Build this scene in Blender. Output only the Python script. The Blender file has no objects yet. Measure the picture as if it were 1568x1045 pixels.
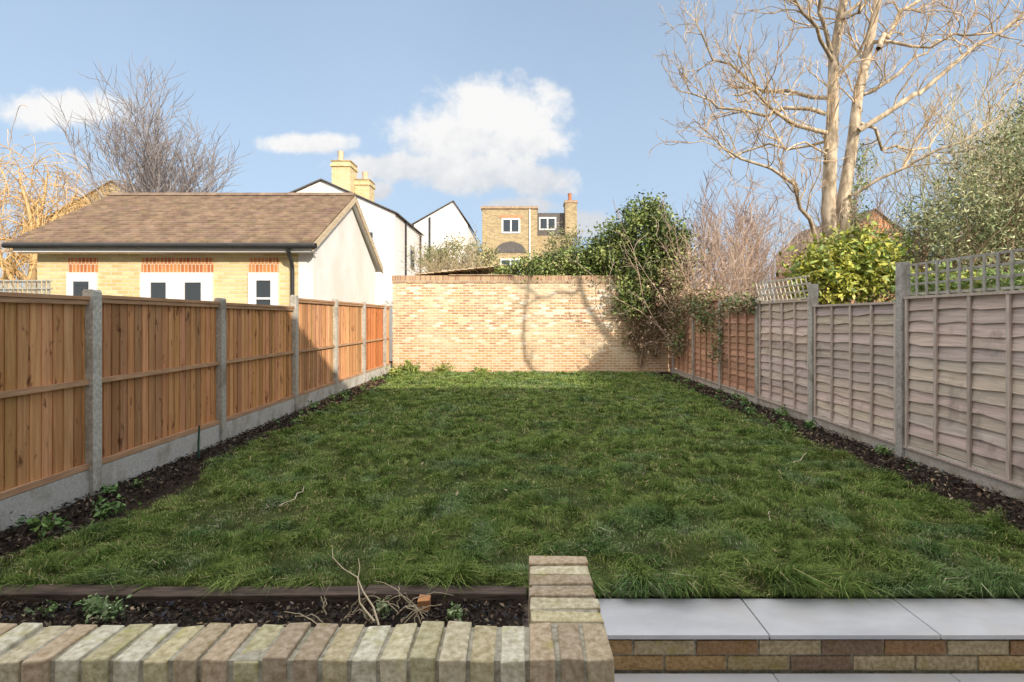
import bpy, math, random
import numpy as np
from mathutils import Vector
random.seed(3); rng=np.random.default_rng(7)
scene=bpy.context.scene
R_=random.uniform

# ------------------------------------------------------------------ materials
def nn(nt,t,**k):
    n=nt.nodes.new(t)
    for a,b in k.items(): setattr(n,a,b)
    return n
def mixc(nt,fac,a,b,blend='MIX'):
    n=nn(nt,'ShaderNodeMix',data_type='RGBA',blend_type=blend)
    for s,val in ((0,fac),(6,a),(7,b)):
        if hasattr(val,'is_linked') or hasattr(val,'links'): nt.links.new(val,n.inputs[s])
        elif s==0: n.inputs[0].default_value=val
        else: n.inputs[s].default_value=(*val,1)
    return n.outputs[2]
def base_mat(name,rough=.8,spec=.3):
    m=bpy.data.materials.new(name); m.use_nodes=True
    nt=m.node_tree; b=nt.nodes['Principled BSDF']
    b.inputs['Roughness'].default_value=rough; b.inputs['Specular IOR Level'].default_value=spec
    return m,nt,b
def coords(nt,stretch=(1,1,1)):
    tc=nn(nt,'ShaderNodeTexCoord'); mp=nn(nt,'ShaderNodeMapping'); mp.inputs['Scale'].default_value=stretch
    nt.links.new(tc.outputs['Object'],mp.inputs[0]); return mp.outputs[0]
def noise(nt,vec,scale,detail=4,rough=.6):
    n=nn(nt,'ShaderNodeTexNoise'); n.inputs['Scale'].default_value=scale; n.inputs['Detail'].default_value=detail
    n.inputs['Roughness'].default_value=rough
    nt.links.new(vec,n.inputs['Vector']); return n.outputs[0]
def mrange(nt,v,a,b,c=0,d=1):
    n=nn(nt,'ShaderNodeMapRange'); nt.links.new(v,n.inputs[0])
    for i,x in enumerate((a,b,c,d)): n.inputs[i+1].default_value=x
    return n.outputs[0]
def bump(nt,b,h,strength,dist=.01):
    n=nn(nt,'ShaderNodeBump'); n.inputs['Strength'].default_value=strength; n.inputs['Distance'].default_value=dist
    nt.links.new(h,n.inputs['Height']); nt.links.new(n.outputs[0],b.inputs['Normal'])
def M(name,c1,c2,scale=6,rough=.8,bmp=.3,stretch=(1,1,1),attr=True,spec=.3,blotch=None,bscale=1.5,lo=.35,hi=.65,bdist=.01,blo=.5,bhi=.66,bstretch=(1,1,.7)):
    m,nt,b=base_mat(name,rough,spec)
    v=coords(nt,stretch); n=noise(nt,v,scale)
    col=mixc(nt,mrange(nt,n,lo,hi),c1,c2)
    if blotch:
        n2=noise(nt,coords(nt,bstretch),bscale,4); col=mixc(nt,mrange(nt,n2,blo,bhi),col,blotch)
    if attr:
        a=nn(nt,'ShaderNodeAttribute',attribute_name='Col'); col=mixc(nt,1.0,col,a.outputs['Color'],'MULTIPLY')
    nt.links.new(col,b.inputs['Base Color'])
    if bmp: bump(nt,b,n,bmp,bdist)
    return m
def leafmat(name,rough=.5,spec=.4,diffuse=False):
    m,nt,b=base_mat(name,rough,spec)
    a=nn(nt,'ShaderNodeAttribute',attribute_name='Col')
    if diffuse:
        d=nn(nt,'ShaderNodeBsdfDiffuse'); nt.links.new(a.outputs['Color'],d.inputs[0]); nt.links.new(d.outputs[0],nt.nodes['Material Output'].inputs[0]); nt.nodes.remove(b)
    else: nt.links.new(a.outputs['Color'],b.inputs['Base Color'])
    return m
def brickmat(name,ramp,mortar,bw=.225,rh=.075,ms=.01,rough=.9,grime=None,bdist=.008,gscale=.9,foot=None):
    m,nt,b=base_mat(name,rough,.15)
    tc=nn(nt,'ShaderNodeTexCoord'); sp=nn(nt,'ShaderNodeSeparateXYZ'); nt.links.new(tc.outputs['Object'],sp.inputs[0])
    ad=nn(nt,'ShaderNodeMath',operation='ADD'); nt.links.new(sp.outputs[0],ad.inputs[0]); nt.links.new(sp.outputs[1],ad.inputs[1])
    cb=nn(nt,'ShaderNodeCombineXYZ'); nt.links.new(ad.outputs[0],cb.inputs[0]); nt.links.new(sp.outputs[2],cb.inputs[1])
    nz=nn(nt,'ShaderNodeTexNoise'); nz.inputs['Scale'].default_value=9; nt.links.new(tc.outputs['Object'],nz.inputs['Vector'])
    vm=nn(nt,'ShaderNodeVectorMath',operation='MULTIPLY_ADD'); nt.links.new(nz.outputs['Color'],vm.inputs[0]); vm.inputs[1].default_value=(.014,.014,0); nt.links.new(cb.outputs[0],vm.inputs[2])
    br=nn(nt,'ShaderNodeTexBrick'); nt.links.new(vm.outputs[0],br.inputs['Vector'])
    for k,v in (('Color1',(0,0,0,1)),('Color2',(1,1,1,1)),('Mortar',(0,0,0,1)),('Scale',1),('Mortar Size',ms),('Mortar Smooth',.2),('Bias',0),('Brick Width',bw),('Row Height',rh)): br.inputs[k].default_value=v
    cr=nn(nt,'ShaderNodeValToRGB'); nt.links.new(br.outputs['Color'],cr.inputs[0])
    e=cr.color_ramp.elements; cr.color_ramp.interpolation='CONSTANT'
    while len(e)<len(ramp): e.new(.5)
    for i,c in enumerate(ramp): e[i].position=i/len(ramp); e[i].color=(*c,1)
    n1=noise(nt,tc.outputs['Object'],22,5); col=mixc(nt,mrange(nt,n1,.3,.7,0,.5),cr.outputs[0],tuple(x*.6 for x in ramp[0]))
    n2=noise(nt,tc.outputs['Object'],gscale,5)
    if grime: col=mixc(nt,mrange(nt,n2,.45,.65,0,.5),col,grime)
    if foot:
        fz=nn(nt,'ShaderNodeMath',operation='MULTIPLY_ADD'); nt.links.new(n2,fz.inputs[0]); fz.inputs[1].default_value=2.2; nt.links.new(sp.outputs[2],fz.inputs[2])
        col=mixc(nt,mrange(nt,fz.outputs[0],1.3,2.3,.6,0),col,foot)
    col=mixc(nt,br.outputs['Fac'],col,mortar)
    nt.links.new(col,b.inputs['Base Color'])
    iv=nn(nt,'ShaderNodeMath',operation='SUBTRACT'); iv.inputs[0].default_value=1; nt.links.new(br.outputs['Fac'],iv.inputs[1])
    a2=nn(nt,'ShaderNodeMath',operation='MULTIPLY_ADD'); nt.links.new(n1,a2.inputs[0]); a2.inputs[1].default_value=.7; nt.links.new(iv.outputs[0],a2.inputs[2])
    bump(nt,b,a2.outputs[0],.7,bdist); return m

m_leaf=leafmat('leaf'); m_grass=leafmat('grass_blade',diffuse=True)
m_bark=M('bark_pale',(.60,.51,.39),(.27,.22,.16),7,.9,.6,(1,1,.35),spec=.1,lo=.4,hi=.6)
m_twig=leafmat('twig_bark',diffuse=True)
m_soil=M('soil',(.055,.040,.030),(.018,.013,.010),25,.95,.9,attr=False,bdist=.03,spec=.15)
m_under=M('turf',(.045,.065,.018),(.07,.08,.03),12,.95,.6,attr=False,bdist=.02,spec=.1)
m_chip=M('bark_chip',(1,1,1),(.6,.6,.6),40,.85,.2)
m_wood=M('fence_board',(.74,.40,.185),(.54,.265,.11),7,.75,.35,(6,6,.35),blotch=(.24,.10,.045),bscale=4.5,blo=.61,bhi=.68,bdist=.004,bstretch=(4,2.6,1))
m_rail=M('fence_rail',(.56,.34,.20),(.40,.23,.13),9,.8,.3,(3,.4,3),bdist=.004)
m_conc=M('concrete_post',(.64,.61,.55),(.42,.40,.35),30,.95,.5,blotch=(.34,.31,.25),bscale=5,bdist=.004,spec=.15)
m_conc2=M('concrete_gravel_board',(.66,.64,.60),(.48,.46,.42),60,.95,.6,blotch=(.4,.37,.3),bscale=4,bdist=.004,spec=.15)
m_wood2=M('weathered_board',(.72,.59,.51),(.50,.41,.35),9,.85,.5,(1,.3,7),blotch=(.38,.31,.27),bscale=3.5,blo=.58,bhi=.74,bdist=.004,spec=.15)
m_batten=M('weathered_batten',(.64,.53,.46),(.45,.37,.32),9,.85,.4,(5,5,.5),spec=.15)
m_trel=M('grey_trellis',(.48,.46,.40),(.32,.30,.26),12,.9,.2,spec=.15)
m_gwall=brickmat('old_brick',[(.60,.37,.18),(.80,.66,.43),(.46,.23,.13),(.64,.45,.24),(.92,.86,.74),(.55,.30,.18),(.74,.56,.33),(.46,.30,.16)],(.72,.61,.47),ms=.014,grime=(.80,.68,.48),foot=(.58,.31,.14))
m_cop=brickmat('coping_brick',[(.48,.29,.17),(.58,.42,.24),(.38,.22,.14)],(.5,.42,.33),bw=.075,rh=.21,ms=.01)
m_yellow=brickmat('yellow_brick',[(.76,.60,.29),(.64,.47,.21),(.84,.69,.38),(.72,.54,.25)],(.66,.58,.42),ms=.012,grime=(.78,.64,.36))
m_stock=brickmat('stock_brick',[(.52,.39,.21),(.42,.30,.16),(.60,.46,.26),(.33,.23,.14)],(.5,.43,.28),grime=(.48,.37,.22))
m_redb=brickmat('red_soldier_brick',[(.6,.23,.09),(.5,.17,.07),(.66,.3,.12)],(.65,.5,.35),bw=.075,rh=.3)
m_render=M('white_render',(.84,.82,.80),(.78,.75,.71),3,.9,.1,attr=True,blotch=(.80,.70,.64),bscale=.8,spec=.15)
m_tile=M('roof_tile',(.28,.20,.14),(.18,.125,.09),5,.85,.3,spec=.2)
m_slate=M('slate',(.16,.14,.13),(.09,.085,.085),8,.7,.2,attr=False)
m_white=M('white_upvc',(.85,.85,.85),(.8,.8,.79),5,.4,0,attr=False)
m_black=M('black_plastic',(.03,.03,.032),(.04,.04,.04),5,.4,0,attr=False)
m_timber=M('barge_timber',(.66,.54,.38),(.52,.40,.27),6,.7,.1,(3,.5,3),attr=False)
m_glass,_,gb=base_mat('window_glass',.06,.6); gb.inputs['Base Color'].default_value=(.05,.06,.07,1)
m_brickS=M('foreground_brick',(1,1,1),(.60,.56,.48),50,.9,.9,blotch=(.66,.68,.30),bscale=10,blo=.57,bhi=.76,bdist=.007,spec=.15)
m_mortar=M('mortar',(.50,.46,.37),(.27,.25,.18),50,.95,.8,attr=False,bdist=.006,spec=.1)
m_sleeper=M('dark_sleeper',(.14,.10,.08),(.05,.038,.03),9,.85,.8,(.6,4,6),attr=False,bdist=.01)
m_slab=M('porcelain_slab',(.60,.605,.63),(.50,.505,.53),3.2,.5,.1,(1,2.2,1),attr=True,blotch=(.55,.54,.54),bscale=2.2,bdist=.003)
m_ground=M('ground',(.08,.08,.04),(.12,.1,.06),1,.95,.1,attr=False)
m_pot=M('terracotta',(.5,.2,.1),(.4,.16,.08),5,.8,.1,attr=False)

# ------------------------------------------------------------------ mesh helpers
def link(o,parent=None):
    scene.collection.objects.link(o)
    if parent is not None: o.parent=parent
    return o
def empty(name):
    e=bpy.data.objects.new(name,None); e.empty_display_size=.3; return link(e)
def npmesh(name,V,F,cols,mats,midx=None,parent=None,smooth=False):
    V=np.asarray(V,np.float32); F=np.asarray(F,np.int32)
    me=bpy.data.meshes.new(name); me.vertices.add(len(V)); me.vertices.foreach_set('co',V.ravel())
    k=F.shape[1]; me.loops.add(F.size); me.loops.foreach_set('vertex_index',F.ravel())
    me.polygons.add(len(F)); me.polygons.foreach_set('loop_start',np.arange(0,F.size,k,dtype=np.int32))
    try: me.polygons.foreach_set('loop_total',np.full(len(F),k,np.int32))
    except Exception: pass
    if smooth: me.polygons.foreach_set('use_smooth',np.ones(len(F),bool))
    for m in mats: me.materials.append(m)
    if midx is not None: me.polygons.foreach_set('material_index',np.asarray(midx,np.int32))
    me.update(calc_edges=True)
    if cols is not None:
        c=np.ones((len(V),4),np.float32); c[:,:3]=cols
        at=me.attributes.new('Col','FLOAT_COLOR','POINT'); at.data.foreach_set('color',c.ravel())
    me.validate()
    return link(bpy.data.objects.new(name,me),parent)
class MB:
    def __init__(s): s.v=[];s.f=[];s.c=[];s.m=[];s.mats=[]
    def mi(s,m):
        if m not in s.mats: s.mats.append(m)
        return s.mats.index(m)
    def hexa(s,p,m,c=(1,1,1)):
        b=len(s.v); s.v+=[tuple(q) for q in p]; s.c+=[c]*8
        for f in ((0,3,2,1),(4,5,6,7),(0,1,5,4),(1,2,6,5),(2,3,7,6),(3,0,4,7)): s.f.append([b+i for i in f]); s.m.append(s.mi(m))
    def box(s,x0,x1,y0,y1,z0,z1,m,c=(1,1,1),j=0):
        p=[(x0,y0,z0),(x1,y0,z0),(x1,y1,z0),(x0,y1,z0),(x0,y0,z1),(x1,y0,z1),(x1,y1,z1),(x0,y1,z1)]
        if j: p=[(a+R_(-j,j),b+R_(-j,j),d+R_(-j,j)) for a,b,d in p]
        s.hexa(p,m,c)
    def poly(s,p,m,c=(1,1,1)):
        b=len(s.v); s.v+=[tuple(q) for q in p]; s.c+=[c]*len(p); s.f.append(list(range(b,b+len(p)))); s.m.append(s.mi(m))
    def prism(s,p,off,m,c=(1,1,1)):
        q=[(a[0]+off[0],a[1]+off[1],a[2]+off[2]) for a in p]
        s.poly(p,m,c); s.poly(q[::-1],m,c)
        for i in range(len(p)):
            k=(i+1)%len(p); s.poly([p[k],p[i],q[i],q[k]],m,c)
    def build(s,name,parent=None,bevel=0):
        me=bpy.data.meshes.new(name); me.from_pydata(s.v,[],s.f)
        for m in s.mats: me.materials.append(m)
        me.polygons.foreach_set('material_index',s.m)
        c=np.ones((len(s.v),4),np.float32); c[:,:3]=s.c
        at=me.attributes.new('Col','FLOAT_COLOR','POINT'); at.data.foreach_set('color',c.ravel())
        o=link(bpy.data.objects.new(name,me),parent)
        if bevel:
            b=o.modifiers.new('bevel','BEVEL'); b.width=bevel; b.segments=2; b.limit_method='ANGLE'
        return o
def norm(a): return a/np.maximum(np.linalg.norm(a,axis=-1,keepdims=True),1e-9)
def vnoise(x,y,s,seed):
    g=np.random.default_rng(seed).random((128,128)); u=x/s+500; v=y/s+500
    i=np.floor(u).astype(int); j=np.floor(v).astype(int); fu=u-i; fv=v-j
    fu=fu*fu*(3-2*fu); fv=fv*fv*(3-2*fv); a=lambda p,q:g[p%128,q%128]
    return (a(i,j)*(1-fu)+a(i+1,j)*fu)*(1-fv)+(a(i,j+1)*(1-fu)+a(i+1,j+1)*fu)*fv
def tubes(P,R,k):
    N,n,_=P.shape; T=norm(np.gradient(P,axis=1)); ref=norm(np.array([.31,.87,.12]))
    A=norm(np.cross(T,ref)); B=np.cross(T,A)
    th=np.arange(k)*2*np.pi/k
    V=P[:,:,None]+R[:,:,None,None]*(A[:,:,None]*np.cos(th)[None,None,:,None]+B[:,:,None]*np.sin(th)[None,None,:,None])
    idx=np.arange(N*n*k).reshape(N,n,k); a=idx[:,:-1]; b=idx[:,1:]
    F=np.stack([a,np.roll(a,-1,2),np.roll(b,-1,2),b],-1).reshape(-1,4)
    return V.reshape(-1,3),F
def join(parts):
    Vs=[];Fs=[];Cs=[];o=0
    for V,F,C in parts:
        Vs.append(V);Fs.append(F+o);Cs.append(np.broadcast_to(np.asarray(C,np.float32),V.shape));o+=len(V)
    return np.concatenate(Vs),np.concatenate(Fs),np.concatenate(Cs)
def spawn(P,R,m,t0,t1,l0,l1,a0,a1,up=.2,wob=.15,lift=.05,rr=.55,rend=.25,n=6,rmax=1):
    N,k,_=P.shape; idx=np.repeat(np.arange(N),m); C=len(idx)
    t=rng.uniform(t0,t1,C)*(k-1); i=np.minimum(t.astype(int),k-2); f=(t-i)[:,None]
    S=P[idx,i]*(1-f)+P[idx,i+1]*f; T=norm(P[idx,i+1]-P[idx,i]); r=(R[idx,i]*(1-f[:,0])+R[idx,i+1]*f[:,0])*rr
    r=np.minimum(r,rmax)
    a=rng.uniform(a0,a1,C)[:,None]; pp=norm(np.cross(T,rng.normal(size=(C,3))))
    d=norm(T*np.cos(a)+pp*np.sin(a)+np.array([0,0,up])); L=rng.uniform(l0,l1,C)[:,None]
    out=[S]; p=S
    for s in range(n-1):
        p=p+d*L/(n-1); out.append(p); d=norm(d+rng.normal(size=(C,3))*wob+np.array([0,0,lift]))
    Q=np.stack(out,1); RR=r[:,None]*np.linspace(1,rend,n)[None]
    return Q,RR
def limb(pts,r0,r1,n=9,jit=.04):
    pts=np.array(pts,float); s=np.concatenate([[0],np.cumsum(np.linalg.norm(np.diff(pts,axis=0),axis=1))]); t=np.linspace(0,s[-1],n)
    P=np.stack([np.interp(t,s,pts[:,i]) for i in range(3)],1); P[1:-1]=.25*P[:-2]+.5*P[1:-1]+.25*P[2:]; P[1:]+=rng.normal(size=(n-1,3))*jit
    return P[None],np.linspace(r0,r1,n)[None]
def leaves(blobs,n,size,cols,clump=.18,percl=30,aspect=.5,shell=.5,droop=0):
    w=np.array([b[3]*b[4]*b[5] for b in blobs])**.67; w/=w.sum(); nc=max(1,n//percl)
    bi=rng.choice(len(blobs),nc,p=w); B=np.array(blobs)[bi]
    d=norm(rng.normal(size=(nc,3))); rad=rng.uniform(shell,1.08,nc)[:,None]
    C=B[:,:3]+d*rad*B[:,3:6]; cl=clump*rng.uniform(.5,1.4,nc)
    ci=np.repeat(np.arange(nc),percl); N=len(ci)
    c=C[ci]+rng.normal(size=(N,3))*cl[ci][:,None]; c[:,2]-=droop*rng.random(N)
    nrm=norm(rng.normal(size=(N,3))+np.array([.1,-.4,.5])); u=norm(np.cross(nrm,rng.normal(size=(N,3)))); v=np.cross(nrm,u)
    s=size*rng.uniform(.6,1.3,N)[:,None]
    V=np.stack([c-u*s,c-v*s*aspect+nrm*s*.15,c+u*s,c+v*s*aspect+nrm*s*.15],1).reshape(-1,3); F=np.arange(N*4).reshape(-1,4)
    cols=np.array(cols); k=cols[rng.integers(0,len(cols),nc)][ci]*rng.uniform(.7,1.3,(N,1))*rng.uniform(.7,1.25,(nc,1))[ci]
    return V,F,np.repeat(k,4,0)

# ------------------------------------------------------------------ ground & lawn
MBg=MB(); MBg.poly([(-900,-900,-.26),(900,-900,-.26),(900,900,-.26),(-900,900,-.26)],m_ground); MBg.build('ground')
def grid(x0,x1,y0,y1,s,amp,z,seed):
    xs=np.linspace(x0,x1,int((x1-x0)/s)+2); ys=np.linspace(y0,y1,int((y1-y0)/s)+2); X,Y=np.meshgrid(xs,ys)
    Z=z+amp*(vnoise(X,Y,.12,seed)-.5)*2+amp*.6*(vnoise(X,Y,.04,seed+1)-.5)*2
    V=np.stack([X,Y,Z],-1).reshape(-1,3); i=np.arange(len(V)).reshape(X.shape)
    F=np.stack([i[:-1,:-1],i[:-1,1:],i[1:,1:],i[1:,:-1]],-1).reshape(-1,4); return V,F,(1,1,1)
parts=[grid(-3.95,-3.1,2.9,15.6,.04,.022,-.015,1),grid(3.4,4.42,2.99,15.6,.04,.022,-.015,2),grid(-4,.03,1.52,2.96,.04,.02,-.02,3)]
V,F,C=join(parts); npmesh('soil',V,F,C,[m_soil],smooth=True)
def eL(y): return -3.38-.07*np.sin(y*.9+1)-.06*np.sin(y*2.3)+.05*np.sin(y*5.1)+.10*np.exp(-((y-4.6)/.8)**2)*2
def eR(y): return 3.70+.05*np.sin(y*1.1)+.04*np.sin(y*3.1+1)+.03*np.sin(y*6.3)
ys=np.linspace(3.0,15.45,120); L=[(float(eL(y)),float(y),.004) for y in ys]; Rr=[(float(eR(y)),float(y),.004) for y in ys]
b=MB()
for i in range(119): b.poly([L[i],Rr[i],Rr[i+1],L[i+1]],m_under); 
for i in range(119):
    for E,s in ((L,-1),(Rr,1)):
        p,q=E[i],E[i+1]; b.poly([p,q,(q[0],q[1],-.05),(p[0],p[1],-.05)],m_soil)
b.build('lawn')
def grass(y0,y1,dens,w,hscale):
    N=int(7.3*(y1-y0)*dens); y=rng.uniform(y0,y1,N); x=rng.uniform(-3.7,3.95,N)
    k=(x>eL(y)-.04+rng.normal(0,.03,N))&(x<eR(y)+.04+rng.normal(0,.03,N))&((x>.05)|(y>3.05)); x=x[k];y=y[k];N=len(x)
    big=vnoise(x,y,.6,11); med=vnoise(x,y,.17,12); sm=vnoise(x,y,.07,13)
    bare=np.exp(-(((x+2.05)/.35)**2+((y-4.25)/.2)**2))
    keep=rng.random(N)>(.45*(med<.3)+.6*bare*.8); x,y,big,med,sm,bare=[q[keep] for q in (x,y,big,med,sm,bare)]; N=len(x)
    tuft=np.clip((med*.7+big*.3-.34)*2.6,0,1); spike=np.clip((vnoise(x,y,.13,21)-.74)*6,0,1)
    h=(.014+.042*tuft+.016*sm+.045*spike)*rng.uniform(.6,1.4,N)*hscale
    h*=1+.8*np.exp(-((y-3.08)/.12)**2); h*=1-.5*bare
    ang=vnoise(x,y,.22,14)*14+rng.normal(0,.8,N); ln=rng.uniform(.2,1.0,N)*(.5+med)
    front=np.exp(-((y-3.06)/.08)**2)
    dx=np.cos(ang)*ln;dy=np.sin(ang)*ln-front*.5; a2=rng.uniform(0,np.pi,N)
    W=w*rng.uniform(.6,1.2,N)*.5; sx=np.cos(a2)*W; sy=np.sin(a2)*W; z0=np.zeros(N)
    base=np.stack([x,y,z0],1); mid=base+np.stack([dx*h*.35,dy*h*.35,h*.62],1); tip=base+np.stack([dx*h*1.2,dy*h*1.2,h*(1-.4*ln)],1)
    S=np.stack([sx,sy,z0],1)
    V=np.stack([base,mid+S,tip,mid-S],1).reshape(-1,3)
    c1=np.array([.095,.165,.038]); c2=np.array([.34,.42,.125]); c3=np.array([.55,.48,.25])
    t=np.clip(.3*big+.5*vnoise(x,y,.11,15)+.35*(1-tuft)-.14-.25*spike+rng.normal(0,.26,N),0,1)[:,None]
    col=c1*(1-t)+c2*t; dry=(rng.random(N)<(.05+.12*(tuft<.3)+.5*bare))[:,None]; col=np.where(dry,c3*rng.uniform(.5,1.3,(N,1)),col)
    bl=np.clip((vnoise(x,y,.3,16)-.6)*3,0,1)[:,None]*.7; col=col*(1+bl*np.array([-.15,-.02,.6]))
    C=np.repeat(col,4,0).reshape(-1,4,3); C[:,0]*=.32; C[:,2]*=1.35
    return V,np.arange(4*N).reshape(-1,4),C.reshape(-1,3)
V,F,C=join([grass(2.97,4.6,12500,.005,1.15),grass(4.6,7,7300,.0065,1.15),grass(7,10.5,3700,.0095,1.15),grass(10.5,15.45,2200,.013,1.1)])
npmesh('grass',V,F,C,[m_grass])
def chips(x0,x1,y0,y1,n,cols,smin=.008,smax=.03,z=.01):
    N=n; c=np.stack([rng.uniform(x0,x1,N),rng.uniform(y0,y1,N),z+rng.uniform(-.01,.02,N)],1)
    nr=norm(rng.normal(size=(N,3))*.5+np.array([0,0,1])); u=norm(np.cross(nr,rng.normal(size=(N,3)))); v=np.cross(nr,u)
    s=rng.uniform(smin,smax,N)[:,None]; a=rng.uniform(.2,.6,N)[:,None]
    V=np.stack([c-u*s,c-v*s*a+nr*s*.3,c+u*s,c+v*s*a+nr*s*.2],1).reshape(-1,3); k=np.array(cols)[rng.integers(0,len(cols),N)]*rng.uniform(.6,1.2,(N,1))
    return V,np.arange(4*N).reshape(-1,4),np.repeat(k,4,0)
dk=[(.06,.042,.034),(.035,.027,.023),(.09,.065,.05),(.05,.036,.03),(.14,.10,.07),(.07,.05,.04),(.035,.028,.025),(.30,.23,.16)]
V,F,C=join([chips(-3.9,-3.35,2.9,15.5,9000,dk,.008,.03),chips(3.65,4.36,3,15.5,11000,dk,.008,.03),chips(-3.6,.02,2.5,2.95,5000,dk+[(.05,.06,.08)],.006,.022,0),
            chips(-3.6,.02,2.5,2.95,60,[(.5,.36,.22),(.4,.3,.24)],.012,.022,.01),
            chips(-3.9,-3.4,9,15.5,900,[(.4,.28,.15),(.3,.18,.1)],.02,.04),chips(3.6,4.36,3,15.5,900,[(.5,.38,.26),(.35,.22,.14)],.012,.035)])
npmesh('mulch',V,F,C,[m_chip])
wb=[]
for _ in range(40):
    s=R_(.04,.12); wb.append((R_(-3.85,-3.4) ,R_(3.2,15.2),.04,s,s,.04))
for _ in range(40):
    s=R_(.04,.13); wb.append((R_(3.65,4.3),R_(3.6,15),.05,s,s,.05))
V,F,C=leaves(wb,3200,.028,[(.14,.26,.07),(.2,.32,.09),(.1,.19,.06)],.03,14,.45,0)
npmesh('weeds',V,F,C,[m_leaf])
wb=[(-2.35,2.85,.03,.12,.05,.03),(-2.2,2.8,.03,.09,.05,.03),(-2.6,2.85,.02,.06,.04,.02),(-.75,2.83,.02,.05,.05,.02),(-.35,2.8,.02,.04,.05,.02)]
V,F,C=leaves(wb,700,.014,[(.24,.36,.14),(.34,.42,.22),(.2,.3,.12)],.02,14,.6,0)
npmesh('planter_weeds',V,F,C,[m_leaf])
wb=[(-2.3,15.35,.1,.35,.1,.12),(-3.3,15.3,.15,.3,.15,.2),(-3.5,14.3,.12,.15,.3,.15),(-1.2,15.4,.08,.25,.08,.1)]
V,F,C=leaves(wb,1500,.04,[(.18,.25,.05),(.28,.32,.08)],.05,14,.5,0)
npmesh('wall_base_plant',V,F,C,[m_leaf])

# ------------------------------------------------------------------ left fence
posts=[.7,2.74,4.79,6.82,9.04,11.0,12.96,14.93]; tops=[1.80,1.80,1.82,1.81,1.96,1.97,1.97,1.97]
b=MB(); X=-3.92
for i,y in enumerate(posts):
    h=max(tops[i],tops[i-1] if i else 0)+.045; c=R_(.85,1.1); c=(c,c,c)
    b.box(X-.075,X+.025,y-.05,y+.05,-.2,h-.02,m_conc,c)
    b.prism([(X-.075,y-.05,h-.02),(X+.025,y-.05,h-.02),(X+.010,y-.05,h),(X-.06,y-.05,h)],(0,.1,0),m_conc,c)
for i in range(len(posts)):
    y0=posts[i]+.052; y1=(posts[i+1] if i+1<len(posts) else 15.6)-.052
    zt=tops[i]; zb=.24
    c=R_(.9,1.1); b.box(X-.05,X-.005,y0,y1,-.1,zb-.012,m_conc2,(c,c,c))
    tone=[(1,1,1),(1,1,1),(.95,.92,.90),(1.0,.96,.92),(1.02,1.08,1.15),(1.02,1.08,1.15),(.9,.66,.55),(1.05,1.15,1.3)][i]
    y=y0
    while y<y1-.01:
        ye=min(y+R_(.094,.106),y1); k=R_(.62,1.2); cc=(k*tone[0],k*tone[1]*R_(.93,1.08),k*tone[2]*R_(.85,1.18))
        b.hexa([(X-.062,y,zb),(X-.040,y,zb),(X-.050,ye+.004,zb),(X-.066,ye+.004,zb),(X-.062,y,zt-.03),(X-.040,y,zt-.03),(X-.050,ye+.004,zt-.03),(X-.066,ye+.004,zt-.03)],m_wood,cc)
        y=ye
    k=R_(.9,1.1)
    b.box(X-.075,X+.0,y0,y1,zt-.032,zt,m_rail,(k,k*.95,k*.9))
    b.box(X-.04,X-.006,y0,y1,1.0,1.045,m_rail,(k,k,k))
    b.box(X-.04,X-.006,y0,y1,zb-.005,zb+.045,m_rail,(k,k,k))
    b.box(X-.04,X-.010,y0,y1,zt-.075,zt-.036,m_rail,(k*.9,k*.9,k*.9))
b.build('wooden_fence')
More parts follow.
